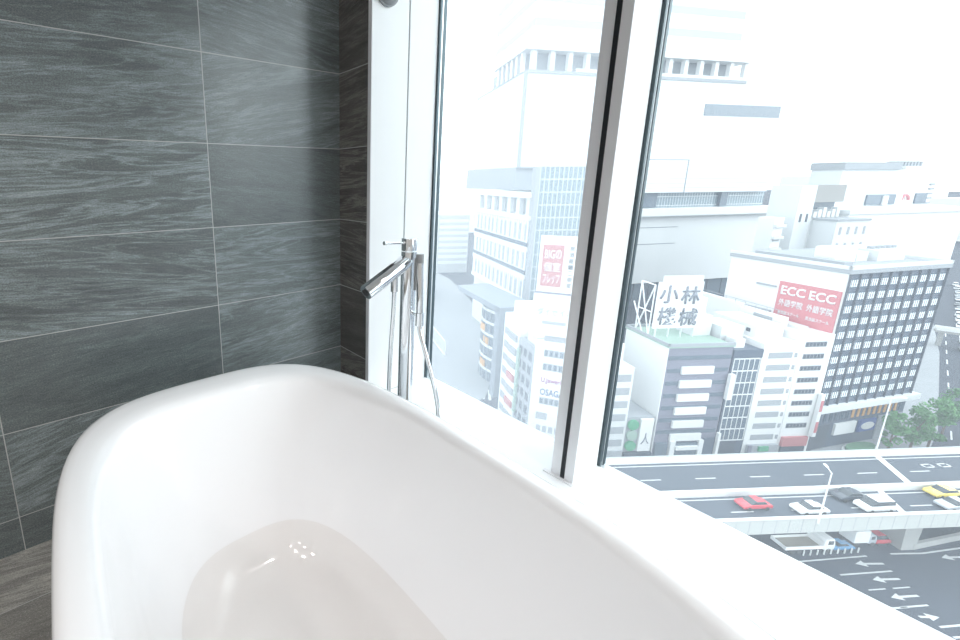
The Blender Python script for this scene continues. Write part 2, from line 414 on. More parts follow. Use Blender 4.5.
# ------------------------------------------------------------------ floor-standing bath tap
tx, ty = .588, .925
tap = tag(empty('bath_tap', (tx, ty, 0)), 'chrome floor-standing bath tap with hand shower behind the bathtub', 'tap')
MB().cyl((0, 0, 0), (0, 0, .012), .055, n=36).bevel(.003, 2).build('base_plate', M['chrome'], tap, True)
c = MB(); c.cyl((0, 0, .012), (0, 0, .969), .0245, n=36); c.build('column', M['chrome'], tap, True)
hd = MB().cyl((0, 0, .972), (0, 0, 1.011), .0245, n=36).bevel(.0015, 1).build('handle_head', M['chrome'], tap, True)
lv = MB(); lv.cyl((0, -.015, .997), (0, -.098, 1.003), .0042, n=12); lv.cyl((0, -.096, 1.0028), (0, -.104, 1.0034), .0062, n=14)
lv.build('lever', M['chrome'], hd, True)
sd = Vector((0, -.178, -.086)).normalized(); s0 = Vector((0, .012, .949)); s1 = s0+sd*.205
sp = MB().cyl(s0, s1, .0235, n=36).bevel(.0015, 1).build('spout', M['chrome'], tap, True)
MB().cyl(s1+sd*.0002, s1+sd*.002, .013, n=24).build('aerator', M['dark_chrome'], sp, True)
# hose outlet under the spout, hose, bracket and hand shower
MB().cyl((-.012, -.048, .915), (-.012, -.048, .842), .0115, n=20).bevel(.001, 1).build('hose_outlet', M['chrome'], tap, True)
MB().cyl((-.006, -.040, .925), (-.012, -.048, .905), .0112, n=16).build('outlet_arm', M['chrome'], tap, True)
br = MB(); br.cyl((.01, 0, .772), (.062, -.004, .772), .006, n=14); br.cyl((.06, -.004, .741), (.06, -.004, .783), .0135, n=20)
br.build('bracket', M['chrome'], tap, True)
hs = MB(); hs.cyl((.060, -.004, .783), (.052, -.004, .965), .0115, n=22)
hs = hs.build('hand_shower', M['chrome'], tap, True)
MB().box(-.004+.047, .004+.047, -.0178, -.0150, .855, .955).build('spray_face', M['fitting'], hs)
MB().cyl((.0525, -.004, .9405), (.0517, -.004, .9665), .0122, n=22).build('shower_cap', M['fitting'], hs, True)
h = MB(); h.tube([(.060, -.004, .742), (.066, -.004, .715), (.083, -.003, .675), (.110, 0, .607), (.134, .004, .533), (.146, .008, .455), (.138, .012, .34), (.09, .0, .22), (.03, -.03, .17), (-.022, -.05, .24), (-.026, -.05, .42), (-.022, -.05, .62), (-.014, -.048, .77), (-.012, -.048, .843)], .0068, 12, 8)
h.build('hose', M['chrome'], tap, True)

# ------------------------------------------------------------------ unseen ceiling spots added to fill the room light
for i, (x, y) in enumerate(((1.25, -.7), (2.1, -.7), (2.95, -.7), (1.25, -1.8), (2.1, -1.8), (2.95, -1.8), (2.3, .9))):  # the last spot is added to brighten the window post
    L_ = empty('fill_downlight', (x, y, ZC))
    tag(L_, 'added round white fill downlight in the unseen ceiling behind the camera', 'lamp', 'added fill downlights')
    MB().cyl((0, 0, -.012), (0, 0, 0), .10, .105, n=32).build('trim_ring', M['white'], L_, True)
    ld = bpy.data.lights.new('fill_spot', 'SPOT'); ld.spot_size = math.radians(125); ld.spot_blend = .6 if y > 0 else .9; ld.shadow_soft_size = .085; ld.energy = 66; ld.color = (1.0, .965, .945)
    lo = bpy.data.objects.new('fill_spot', ld); COL.objects.link(lo); lo.parent = L_; lo.location = (0, 0, -.016)

# ================================================================== the city, sixty metres below
ground = structure(MB().box(-1500, 1500, 8, 3200, G-.5, G).build('ground', M['asphalt']))
HB = 31.8                                      # bearing of the elevated road
hu = Vector((math.sin(math.radians(HB)), math.cos(math.radians(HB)), 0)); hn = Vector((hu.y, -hu.x, 0))
def road_xy(s, t): return hu*s+hn*t
def strip(bm, a, b, w, z0, z1):
    a, b = Vector((*a, 0)), Vector((*b, 0)); d = (b-a).normalized(); p = Vector((d.y, -d.x, 0))*w/2
    bm.prism([(v.x, v.y) for v in (a-p, b-p, b+p, a+p)], z0, z1)
# pavements
pv = MB()
for (s0_, s1_, t0, t1) in ((-120, 97, -75, -64.5), (-120, 60, -53.6, -51.9+-1.4)):
    pv.prism([tuple(road_xy(s, t)[:2]) for s, t in ((s0_, t0), (s1_, t0), (s1_, t1), (s0_, t1))], G, G+.15)
pv.prism([(-9, 134), (5.6, 150), (6.6, 172), (4.5, 250), (1.5, 300), (-3, 300), (-2, 160), (-9, 140)], G, G+.15)
pv.prism([(-250, 60), (-62, 60), (-66, 96), (-84, 128), (-130, 170), (-170, 200), (-300, 260)], G, G+.12)
structure(pv.build('pavement', M['pave']))
# painted marks of the lower street: (start, end, width, is arrow)
marks = [((-9.5, 82.5), (2.0, 102.9), .22, 0), ((1.2, 99.2), (3.7, 102.9), .3, -1), ((0.2, 94.3), (4.6, 101.9), .22, 0), ((3.1, 97.1), (5.4, 100.7), .3, -1),
         ((3.0, 94.0), (4.4, 96.4), .16, 0), ((5.0, 97.4), (6.4, 99.8), .16, 0), ((5.0, 94.9), (7.2, 98.6), .3, -1), ((5.9, 93.6), (8.1, 97.4), .22, 0),
         ((7.5, 93.6), (9.1, 95.8), .3, 1), ((9.2, 93.6), (12.4, 99.2), .25, 0), ((8.8, 112.3), (10.9, 115.6), .3, -1), ((7.0, 111.1), (12.0, 121.0), .25, 0),
         ((4.1, 106.7), (7.0, 111.1), .25, 0), ((4.5, 91.2), (6.5, 94.5), .22, 0), ((10.3, 92.8), (12.0, 95.6), .25, 0)]
for a, b, w, arrow in marks:
    mk = MB(); A, B = Vector((*a, 0)), Vector((*b, 0)); d = (B-A).normalized(); p = Vector((d.y, -d.x, 0))
    if not arrow: strip(mk, a, b, w, G, G+.02)
    else:
        tip, tail = (A, B) if arrow < 0 else (B, A); e = (tail-tip).normalized(); nk = tip+e*1.5
        mk.prism([(v.x, v.y) for v in (tip, nk+p*.55, nk-p*.55)], G, G+.02)
        strip(mk, tuple((nk-e*.05)[:2]), tuple(tail[:2]), w, G, G+.02)
    mk.build('road_marking', M['paint'], ground)
# avenue going away on the right: lane dashes and edge
for i in range(9):
    for x_ in (8.6, 11.8):
        mk = MB(); y_ = 168+i*14; strip(mk, (x_-i*.45, y_), (x_-.2-i*.45, y_+6), .28, G, G+.02); mk.build('road_marking', M['paint'], ground)

# ---- elevated road
hw = tag(empty('elevated_road', tuple(road_xy(0, 0)[:2])+(G,), math.radians(90-HB)), 'pale grey elevated motorway crossing below the right window', 'road')
hw['kind'] = 'thing'
S0, S1 = -70, 330
Y = lambda t: -t      # local y runs to the left of the bearing
MB().box(S0, S1, Y(-48.25), Y(-62.9), 10.1, 11.0).build('deck', M['deck'], hw)
MB().box(S0, S1, Y(-62.05), Y(-62.75), 10.9, 11.75).build('far_barrier', M['wht'], hw)
MB().box(S0, S1, Y(-62.4), Y(-62.46), 11.75, 12.25).build('far_railing', M['alu'], hw)
MB().box(S0, S1, Y(-53.85), Y(-54.4), 10.9, 11.95).build('median_barrier', M['wht'], hw)
MB().box(S0, S1, Y(-48.2), Y(-48.5), 9.4, 11.85).build('parapet_wall', clined('parapet_panels', (.70, .71, .69), (.50, .52, .52), 2.0, .12, 'X', .8), hw)
MB().box(S0, S1, Y(-48.12), Y(-48.58), 11.85, 12.0).build('parapet_cap', M['wht'], hw)
MB().box(S0, S1, Y(-49.6), Y(-61.8), 8.2, 10.1).build('girder', M['conc'], hw)
d0 = MB().box(-1.75, 1.75, -.09, .09, 0, .02).build('lane_dash', M['paint'], hw); d0.location = (64.5, 58.0, 11)
for i in range(-6, 22):
    if i: share(d0, 'lane_dash', (64.5+9.45*i, 58.0, 11), hw)
    share(d0, 'lane_dash', (63.5+9.45*i, 50.7, 11), hw)
for t in (-61.4, -54.9, -53.3, -48.9):
    MB().box(S0, S1, Y(t)-.09, Y(t)+.09, 11.0, 11.015).build('edge_line', M['paint'], hw)
jt = MB(); jt.prism([(99.6, 62.0), (100.7, 62.0), (96.6, 54.5), (95.5, 54.5)], 11, 11.03); jt.build('expansion_joint', M['wht'], hw)
jt = MB(); jt.prism([(89.0, 53.8), (90.0, 53.8), (87.2, 48.6), (86.2, 48.6)], 11, 11.03); jt.build('expansion_joint', M['wht'], hw)
for s_ in (104.6, 107.6): 
    for q in ((0, 1.9, 0, .2), (0, 1.9, .75, .95), (0, .25, 0, .95), (1.65, 1.9, 0, .95)):
        MB().box(s_+q[0], s_+q[1], 58.8+q[2], 58.8+q[3], 11, 11.02).build('road_letter', M['paint'], hw)
for s_ in (-11.5, 42.5, 96.6, 150.5, 204.5, 258.5):
    MB().side([(s_-1.2, 0), (s_+1.2, 0), (s_+1.6, 6.5), (s_+2.6, 8.2), (s_-2.6, 8.2), (s_-1.6, 6.5)], 53.3, 57.5).build('pier', M['conc'], hw)
# bollards and low ramp wall at street level
bol = tag(MB().cyl((0, 0, 0), (0, 0, .95), .09, n=8).build('street_bollard', M['wht']), 'tiny white bollard in the row along the lower street beneath the motorway', 'bollard', 'bollards beneath the motorway')
bol.location = (-3.8, 94.6, G)
for i in range(1, 9):
    c = bol.copy(); COL.objects.link(c); c.location = (-3.8+.61*i, 94.6+1.01*i, G)
rw = MB(); strip(rw, (5.9, 111.0), (12.5, 126.0), .45, G, G+1.1)
tag(rw.build('ramp_wall', M['conc']), 'pale low concrete ramp wall curving beside the lower street at the right edge', 'wall', kind='thing')

# ---- vehicles
def vehicle(name, label, cat, paint, kind, x, y, z, bearing, group=None):
    r = tag(empty(name, (x, y, z), math.radians(90-bearing)), label, cat, group)
    if kind == 'sedan':
        Lh, W, pr = 2.25, .86, [(-2.25, .35), (-2.28, .75), (-2.1, .92), (-1.45, .98), (1.0, .98), (2.05, .84), (2.27, .66), (2.25, .35)]
        top = [(-1.6, .95), (-1.0, 1.42), (.35, 1.44), (1.15, .95)]; wx = (-1.35, 1.4)
    elif kind == 'van':
        Lh, W, pr = 2.3, .9, [(-2.3, .4), (-2.32, 1.1), (-2.2, 1.15), (1.5, 1.15), (2.15, .98), (2.32, .7), (2.3, .4)]
        top = [(-2.22, 1.12), (-2.05, 1.88), (.75, 1.9), (1.6, 1.12)]; wx = (-1.45, 1.45)
    else:
        Lh, W, pr = 4, 1.1, None, ; wx = (-2.6, 2.9)
    if pr:
        MB().side(pr, -W, W).bevel(.07, 2).build('body', paint, r, True)
        cab = MB().side(top, -W*.88, W*.88).bevel(.08, 2).build('cabin', M['carglass'], r, True)
        tz = top[1][1]
        MB().box(top[1][0]+.1, top[2][0]-.08, -W*.80, W*.80, tz-.03, tz+.035).bevel(.02, 1).build('roof_panel', paint, cab)
    for sx in wx:
        for sy in (-1, 1):
            MB().cyl((sx, sy*(W-.16), .32), (sx, sy*(W+.02), .32), .32, n=16).build('wheel', M['tyre'], r, True)
    return r
DZ = G+11.015
vehicle('car', 'white saloon car passing the lamp post on the near motorway lanes', 'car', M['car_white'], 'sedan', *road_xy(73.4, -50.3)[:2], DZ, HB+180)
vehicle('van', 'white van beside the dark car on the near motorway lanes', 'van', M['car_white'], 'van', *road_xy(83.6, -50.3)[:2], DZ, HB+180)
vehicle('car', 'red car at the left end of the near motorway lanes', 'car', M['car_red'], 'sedan', *road_xy(66.0, -51.6)[:2], DZ, HB+180)
vehicle('car', 'yellow car beside the motorway median barrier', 'car', M['car_yellow'], 'sedan', *road_xy(98.0, -52.55)[:2], DZ, HB+180)
vehicle('car', 'pale silver car at the right edge on the near motorway lanes', 'car', M['car_silver'], 'sedan', 8.1, 108.0, DZ, HB+180)
vehicle('car', 'dark car on the motorway beside the white van, next to the median barrier', 'car', M['car_dark'], 'sedan', *road_xy(82.5, -52.65)[:2], DZ, HB+180)
vehicle('car', 'red car parked under the motorway next to the concrete pier', 'car', M['car_red'], 'van', *road_xy(93.7, -55.0)[:2], G, HB).scale = (.58, .8, .95)
vehicle('car', 'small light blue car under the motorway behind the bollards', 'car', M['car_blue'], 'sedan', *road_xy(86.0, -54.25)[:2], G, HB).scale = (.8, .85, .9)
# flatbed truck
tr = tag(empty('flatbed_truck', (-4.3, 96.4, G), math.radians(90-HB)), 'white flatbed truck with an empty low bed under the motorway', 'truck')
MB().box(-4.2, 2.1, -1.15, 1.15, .95, 1.12).build('bed_floor', M['bed'], tr)
for nm, a in (('side_board', (-4.2, 2.1, -1.2, -1.12, .95, 1.55)), ('side_board', (-4.2, 2.1, 1.12, 1.2, .95, 1.55)), ('tailboard', (-4.28, -4.2, -1.2, 1.2, .95, 1.55)), ('headboard', (2.1, 2.2, -1.2, 1.2, .95, 2.2))):
    MB().box(*a).build(nm, M['car_white'], tr)
cb = MB().side([(2.4, .6), (4.15, .6), (4.2, 1.5), (3.95, 2.55), (2.4, 2.6)], -1.12, 1.12).bevel(.08, 2).build('cab', M['car_white'], tr, True)
MB().side([(4.19, 1.55), (4.24, 1.55), (4.02, 2.4), (3.97, 2.4)], -1.0, 1.0).build('windscreen', M['carglass'], cb)
MB().box(2.9, 3.8, -1.14, 1.14, 1.6, 2.3).build('side_window', M['carglass'], cb)
MB().box(-4.1, 2.4, -.45, .45, .6, .95).build('chassis', M['tyre'], tr)
for sx in (-2.8, -1.7, 3.2):
    for sy in (-1, 1): MB().cyl((sx, sy*.8, .45), (sx, sy*1.12, .45), .45, n=16).build('wheel', M['tyre'], tr, True)
# box truck
tr = tag(empty('box_truck', (*road_xy(89.9, -55.2)[:2], G), math.radians(90-HB)), 'pale box truck under the motorway beside the red car', 'truck')
MB().box(-1.7, .9, -1.05, 1.05, .8, 3.0).bevel(.05, 1).build('cargo_box', M['car_white'], tr)
cb = MB().side([(1.0, .5), (2.3, .5), (2.35, 1.3), (2.05, 2.1), (1.0, 2.15)], -.98, .98).bevel(.06, 2).build('cab', M['car_silver'], tr, True)
MB().box(1.3, 1.95, -1.0, 1.0, 1.35, 1.95).build('side_window', M['carglass'], cb)
for sx in (-1.1, 1.7):
    for sy in (-1, 1): MB().cyl((sx, sy*.7, .4), (sx, sy*1.0, .4), .4, n=14).build('wheel', M['tyre'], tr, True)
# parked cars in rows along the far avenue (a few pixels each)
LOT = 'parked cars beside the far avenue'
pcs = [vehicle('parked_car', 'tiny %s car in the rows of vehicles beside the far avenue' % n_, 'car', M['car_'+n_], kd, 0, 0, G, 8, LOT) for n_, kd in (('white', 'van'), ('silver', 'sedan'), ('dark', 'sedan'))]
spots = []
for rr, (xa, ya, xb, yb, n_) in enumerate(((9.0, 262, 4.8, 420, 13), (12.8, 262, 9.6, 420, 13), (16.5, 268, 14.5, 420, 10))):
    for i in range(n_):
        f = i/(n_-1); spots.append((xa+(xb-xa)*f+random.uniform(-.3, .3), ya+(yb-ya)*f+random.uniform(-1.5, 1.5)))
used = set()
for x_, y_ in spots:
    ci = random.choice((0, 0, 1, 1, 2)); src = pcs[ci]
    o = src if ci not in used else copy_tree(src); used.add(ci)
    o.location = (x_, y_, G); o.rotation_euler.z = math.radians(90+random.uniform(-6, 6)+(180 if random.random() < .5 else 0))
# pedestrian bridge over the avenue
pb = tag(empty('footbridge', (2.2, 262, G), math.radians(12)), 'pale pedestrian bridge crossing the avenue at the far right', 'bridge')
MB().box(0, 26, -1.6, 1.6, 5.2, 6.0).build('bridge_deck', M['conc'], pb)
for y_ in (-1.55, 1.55): MB().box(0, 26, y_-.06, y_+.06, 6.0, 7.2).build('bridge_railing', M['wht'], pb)
for x_ in (1.5, 22): MB().box(x_-.5, x_+.5, -.8, .8, 0, 5.2).build('pier', M['conc'], pb)

# ---- lamp posts
def lamp_post(x, y, z, hgt, arm, bearing, label):
    r = tag(empty('street_lamp', (x, y, z), math.radians(90-bearing)), label, 'street lamp')
    MB().cyl((0, 0, 0), (0, 0, hgt), .13, .08, 10).build('pole', M['wht'], r, True)
    MB().cyl((0, 0, hgt-.05), (arm, 0, hgt+.1), .06, n=8).build('arm', M['wht'], r, True)
    MB().box(arm-.1, arm+.8, -.16, .16, hgt+.02, hgt+.2).bevel(.04, 1).build('lamp_head', M['wht'], r)
lamp_post(-2.75, 85.2, G+11.9, 8.2, 1.2, HB-60, 'slender white lamp post on the near parapet of the motorway')
lamp_post(-.3, 118.6, G+11.75, 10.4, 1.4, HB+10, 'tall thin white lamp post on the far barrier of the motorway by the trees')

# ---- trees
def tree(x, y, hgt, rad, seed, label):
    rnd = random.Random(seed)
    r = tag(empty('street_tree', (x, y, G)), label, 'tree', 'trees along the avenue')
    t = MB(); t.cyl((0, 0, 0), (0, 0, hgt*.55), .22, .13, 8)
    for i in range(5):
        a = rnd.uniform(0, 2*PI); t.cyl((0, 0, hgt*(.28+.05*i)), (math.cos(a)*rad*.6, math.sin(a)*rad*.6, hgt*(.5+.07*i)), .09, .03, 6)
    t.build('trunk', M['trunk'], r, True)
    c = MB()
    clumps = []
    for i in range(26):
        f = rnd.random(); zz = hgt*(.25+.72*f); rr = rad*(math.sin(PI*(.12+.80*f))**.8)*rnd.uniform(.35, .85); a = rnd.uniform(0, 2*PI)
        clumps.append((Vector((math.cos(a)*rr, math.sin(a)*rr, zz)), rad*rnd.uniform(.28, .46)))
    for cp, cr in clumps:
        for k_ in range(70):
            d = Vector((rnd.gauss(0, 1), rnd.gauss(0, 1), rnd.gauss(0, 1))).normalized(); p = cp+d*cr*rnd.uniform(.55, 1.0)
            u_ = d.orthogonal().normalized(); u_.rotate(Matrix.Rotation(rnd.uniform(0, 6.28), 3, d)); v_ = (d+u_.cross(d)*.9).normalized(); s_ = rnd.uniform(.16, .34)
            q = [c.bm.verts.new(p+u_*s_*m_+v_*s_*n_*.7) for m_, n_ in ((-1, 0), (0, -1), (1, 0), (0, 1))]
            c.bm.faces.new(q)
    c.build('crown', M['leaf'], r)
tree(.7, 147.2, 10.4, 1.9, 1, 'slim green tree in front of the dark podium, left of the other trees')
tree(3.4, 152.2, 11.4, 2.6, 2, 'bushy green tree second from the left in the row by the avenue')
tree(5.6, 156.8, 12.2, 2.7, 3, 'tall green tree third from the left in the row by the avenue')
tree(7.2, 170, 12.2, 2.5, 4, 'rear green tree at the right end of the row by the avenue')
# plaza hedge with white kerb
hb = tag(empty('planting_bed', (-2.9, 144.6, G), math.radians(68)), 'crescent planting bed with green hedge and white kerb before the dark podium', 'planting bed')
ring = lambda a, b: [(a*math.cos(t*PI/12), b*math.sin(t*PI/12)) for t in range(24)]
MB().prism(ring(4.6, 1.7), 0, .45).build('kerb', M['wht'], hb)
MB().prism(ring(4.1, 1.25), .4, 1.1).bevel(.12, 1).build('hedge', M['hedge'], hb)

# ---- generic building pieces
def grid_windows(b, m, name, xs, zs, w, h, y=-.04, d=.3, face='front', x=0):
    first = None
    for z_ in zs:
        for x_ in xs:
            if first is None:
                first = (MB().box(0, w, 0, d, 0, h) if face == 'front' else MB().box(0, d, 0, w, 0, h)).build(name, m, b)
                first.location = (x_, y, z_) if face == 'front' else (x, x_, z_)
            else: share(first, name, (x_, y, z_) if face == 'front' else (x, x_, z_), b)

# 1 dark building with white sign bands and the roof sign
PK = (-27.5, 102.1)
b = frame('office_building', PK, 31, 'purple-grey office building with stacked white sign bands and a green flat roof', 'building')
MB().box(-.6, 13.2, 0, 12.0, 0, 26.2).build('walls', M['purple'], b)
MB().box(-.75, -.6, 0, 12.0, 0, 26.2).build('side_wall', M['wht'], b)
MB().box(-.9, 13.4, -.25, 12.2, 26.2, 26.5).build('roof', M['roofgreen'], b)
for a in ((-.9, 13.4, -.25, .1, 26.5, 27.1), (-.9, -.55, -.25, 12.2, 26.5, 27.1), (-.9, 13.4, 11.9, 12.2, 26.5, 27.1)):
    MB().box(*a).build('parapet', M['lgrey'], b)
MB().box(-.62, 13.1, -.12, 0, 23.6, 24.2).build('cornice', M['band'], b)
for i in range(7):
    MB().box(-.3, 12.9, -.06, .2, 7.6+2.83*i-1.1, 8.5+2.83*i-1.1).build('window_band', M['band'], b)
for i in range(6):
    MB().box(2.6, 9.5, -.45, -.05, 4.95+3.1*i, 6.55+3.1*i).build('sign_panel', M['wht'], b)
for a, m_ in (((-.3, 2.2, -.5, 0, .2, 4.6), 'band'), ((2.8, 3.9, -.6, 0, 0, 5.0), 'wht'), ((9.2, 10.2, -.6, 0, 0, 5.0), 'wht'), ((3.9, 9.2, -.3, 0, .2, 4.4), 'glass'), ((10.4, 12.9, -.3, 0, .2, 5.2), 'navy')):
    MB().box(*a).build('shopfront', M[m_], b)
MB().box(4.1, 9.0, -.8, -.3, 2.9, 3.7).build('shop_canopy', M['wht'], b)
MB().box(12.9, 13.9, -1.0, -.3, 14.6, 20.3).build('blade_sign', M['wht'], b)
rs = frame('rooftop_sign', (PK[0]-.857*5, PK[1]+.515*5), 31, 'white rooftop billboard with four big grey characters in two rows', 'sign')
MB().box(-.5, 9.3, 0, .35, 28.6, 38.8).build('board', M['wht'], rs)
MB().box(.2, 9.0, -.03, .1, 38.8, 40.2).build('top_strip', M['off'], rs)
for ch, cx, cz in (('小', 1.9, 36.2), ('林', 6.7, 35.9), ('機', 2.2, 31.4), ('械', 6.9, 31.1)):
    lettering(ch, M['greyink'], rs, (cx, -.05, cz), 4.1, 3.9, depth=.12, bold=.010)
for x_ in (.3, 3.2, 6.1, 8.9): MB().box(x_-.12, x_+.12, .1, .35, 26.5, 28.7).build('leg', M['alu'], rs)
tw = frame('rooftop_truss', (PK[0]-.857*6, PK[1]+.515*6), 31, 'white triangulated steel truss left of the rooftop billboard', 'truss')
for nm, p, q in (('post', (-.5, 0, 26.5), (-.5, 0, 38)), ('post', (-.3, 4, 26.5), (-.3, 4, 38)), ('brace', (-.5, 0, 26.6), (-.3, 4, 38)), ('brace', (-.3, 4, 26.6), (-.5, 0, 38)), ('brace', (-.5, 0, 32), (-.3, 4, 32)), ('brace', (-.5, 0, 38), (-.3, 4, 38)), ('brace', (-.4, 2, 27), (-.4, 5.4, 33))):
    MB().cyl(p, q, .14, n=8).build(nm, M['wht'], tw)
wt = frame('water_tank', (PK[0]+.515*11.1-.857*7.6, PK[1]+.857*11.1+.515*7.6), 31, 'white cylindrical water tank on the roof right of the four characters', 'tank')
MB().box(-2, 2.2, -2, 2, 26.5, 31).build('base', M['off'], wt)
MB().cyl((0, 0, 31), (0, 0, 34.6), 1.55, n=24).build('drum', M['wht'], wt, True)
MB().cyl((0, 0, 34.6), (0, 0, 35.0), 1.6, .8, n=24).build('lid', M['off'], wt, True)
# 2 dark grid building
b = frame('office_building', (PK[0]+.515*13.5, PK[1]+.857*13.5), 31, 'narrow dark blue building faced with a fine white window grid', 'building')
MB().box(0, 6.3, 0, 12, 0, 25.3).build('walls', M['navy'], b)
MB().box(-.05, 6.35, -.15, .2, 23.6, 25.4).build('top_band', M['navy'], b)
grid_windows(b, M['glass'], 'window', [.5+1.12*i for i in range(5)], [4.6+2.7*i for i in range(7)], .95, 2.3, -.08)
for i in range(8): MB().box(.4, 6.1, -.12, .05, 4.35+2.7*i, 4.6+2.7*i).build('floor_line', M['wht'], b)
for i in range(6): MB().box(.36+1.12*i, .48+1.12*i, -.12, .05, 4.4, 23.5).build('mullion', M['wht'], b)
MB().box(.4, 4.6, -.1, .1, .2, 4.0).build('shopfront', M['dim'], b)
MB().box(-.2, .35, -.6, 0, .5, 6.5).build('blade_sign', M['wht'], b)
MB().box(.6, 5.8, 4, 10, 25.3, 29).build('roof_house', M['off'], b)
MB().box(1.2, 3.4, 1.2, 3.4, 25.3, 27.2).build('roof_unit', M['wht'], b)
# 3 white ribbon building
b = frame('office_building', (PK[0]+.515*19.9, PK[1]+.857*19.9), 31, 'white building with eight pale ribbon windows beside the dark grid building', 'building')
MB().box(0, 8.0, 0, 14, 0, 26.6).build('walls', M['wht'], b)
for i in range(8):
    MB().box(1.4, 6.6, -.05, .2, 4.2+2.72*i, 5.5+2.72*i).build('window', M['lgrey'], b)
    MB().box(7.1, 7.7, -.05, .2, 4.3+2.72*i, 5.3+2.72*i).build('window', M['lgrey'], b)
MB().box(.8, 7.6, -.6, -.02, .4, 3.2).build('shopfront', M['lgrey'], b)
MB().box(3.0, 5.2, -.9, -.6, 1.9, 3.0).build('green_sign', M['green'], b)
MB().box(.6, 1.3, -.9, -.6, .3, 3.4).build('poster', M['purple'], b)
MB().box(1, 7.2, 3, 13, 26.6, 29.4).build('roof_house', M['wht'], b)
grid_windows(b, M['dim'], 'window', [4.2, 6.0, 7.8], [27.6], .9, .8, face='side', x=.96)
# 4 white building with darker windows and red ground floor
b = frame('office_building', (PK[0]+.515*28.0, PK[1]+.857*28.0), 31, 'white building with grey windows and red ground floor beside the blue glass tower', 'building')
MB().prism([(0, 0), (7.1, 0), (4.7, 14), (0, 14)], 0, 28.3).build('walls', M['wht'], b)
for i in range(8):
    MB().box(.9, 5.6, -.05, .2, 6.8+2.68*i, 8.0+2.68*i).build('window', M['lgrey'], b)
    for k_ in range(6): MB().box(1.0+.78*k_, 1.6+.78*k_, -.09, -.04, 6.95+2.68*i, 7.85+2.68*i).build('pane', M['dim'], b.children[-1])
MB().box(.4, 6.2, -.5, -.02, 2.6, 4.8).build('red_fascia', M['palered'], b)
MB().box(.6, 6.0, -.4, -.02, .3, 2.4).build('shopfront', M['dim'], b)
MB().box(6.4, 7.2, -.9, -.2, 5.0, 15.0).build('blade_sign', M['wht'], b)
for z_ in (6.0, 11.0): MB().box(6.5, 7.1, -.96, -.88, z_, z_+2.6).build('sign_text_block', M['red'], b)
MB().box(2.2, 4.6, 3, 9, 28.3, 28.9).build('roof_house', M['off'], b)

# 5 blue glass tower with red language-school sign
PE = (-8.5, 135.2)
b = frame('office_tower', PE, 22, 'blue glass office tower with a white side wall at the street corner', 'building')
MB().box(-3.0, 25.9, 0, 21.5, 11.5, 41.0).build('walls', M['navy'], b)
MB().box(-3.3, -3.0, 0, 21.5, 11.5, 41.0).build('side_wall', M['wht'], b)
MB().box(-3.5, 26.3, -.4, 21.8, 41.0, 41.9).build('roof_slab', M['lgrey'], b)
for a in ((-3.5, 26.3, -.4, .1, 41.9, 42.6), (-3.5, -3.1, -.4, 21.8, 41.9, 42.6), (25.9, 26.3, -.4, 21.8, 41.9, 42.6)): MB().box(*a).build('parapet', M['off'], b)
w0 = None
fp = MB()
for k_ in range(4): fp.box(.30+.60*k_, .62+.60*k_, 0, .2, 0, 1.45)
w0 = fp.build('window', M['pane'], b); w0.location = (-2.75, -.06, 13.0)
for i in range(10):
    for j in range(10):
        if i or j: share(w0, 'window', (-2.75+2.87*i, -.06, 13.0+2.8*j), b)
for i in range(11): MB().box(-3.0+2.87*i, -2.82+2.87*i, -.35, .05, 11.5, 41.0).build('mullion', M['dim'], b)
for j in range(10): MB().box(-3.0, 25.9, -.04, .05, 12.75+2.8*j, 14.8+2.8*j).build('window_band', M['glass'], b)
MB().box(-3.0, 27.6, -1.0, 20, 10.2, 11.5).build('podium_roof', M['off'], b)
MB().box(-2.6, 27.0, .6, 20, 0, 10.2).build('podium', M['navy'], b)
for i in range(17): MB().box(-1.8+1.68*i, -1.1+1.68*i, -1.7+2.2, -1.5+2.2, 6.9, 9.4).build('podium_window', M['orange'] if 6 < i < 16 else M['glass'], b)
MB().box(5.2, 11.6, .2, .6, 3.2, 6.0).build('white_sign', M['wht'], b)
MB().box(12.8, 18.0, .2, .6, 3.0, 5.9).build('blue_sign', M['blue'], b)
ov = MB(); ov.side([(15.4+2.0*math.cos(t*PI/12), 4.4+.9*math.sin(t*PI/12)) for t in range(24)], 0.1, .25); ov.build('oval_logo', M['wht'], b)
MB().box(-2.4, 3.8, .45, .65, .3, 6.2).build('entrance_glass', M['dim'], b)
MB().box(19, 26.5, .45, .65, .3, 6.2).build('entrance_glass', M['lgrey'], b)
# roof plant
MB().box(2.0, 8.2, 5.5, 9.0, 41.9, 45.2).build('roof_unit', M['wht'], b)
MB().box(9.5, 13.0, 6.0, 11, 41.9, 44.0).build('roof_unit', M['off'], b)
MB().box(14.0, 22.5, 5.0, 12, 41.9, 44.4).build('roof_unit', M['off'], b)
for i in range(5): MB().cyl((15.2+1.7*i, 7, 44.4), (15.2+1.7*i, 7, 45.0), .6, n=12).build('roof_fan', M['lgrey'], b)
MB().box(-1.5, 1.0, 2.0, 18, 41.9, 43.0).build('roof_duct', M['lgrey'], b)
sg = frame('wall_billboard', PE, 22, 'red billboard with white lettering twice on the white side of the glass tower', 'sign')
MB().box(-3.6, -3.32, .2, 10.6, 28.2, 37.2).build('board', M['red'], sg)
for yc in (7.9, 2.9):
    lettering('ECC', M['wht'], sg, (-3.62, yc, 35.3), 4.3, 2.0, SIDE, name='lettering', bold=.02)
    lettering('外語学院', M['wht'], sg, (-3.62, yc, 32.5), 4.3, 1.6, SIDE, bold=.006)
    lettering('英会話スクール', M['wht'], sg, (-3.62, yc, 30.2), 3.9, .8, SIDE)
MB().box(-3.8, -3.3, .3, 10.3, 21.6, 27.6).build('lower_board', M['off'], sg)
MB().box(-3.7, -3.32, 11.2, 15.0, 35.5, 35.9).build('ledge', M['lgrey'], sg)
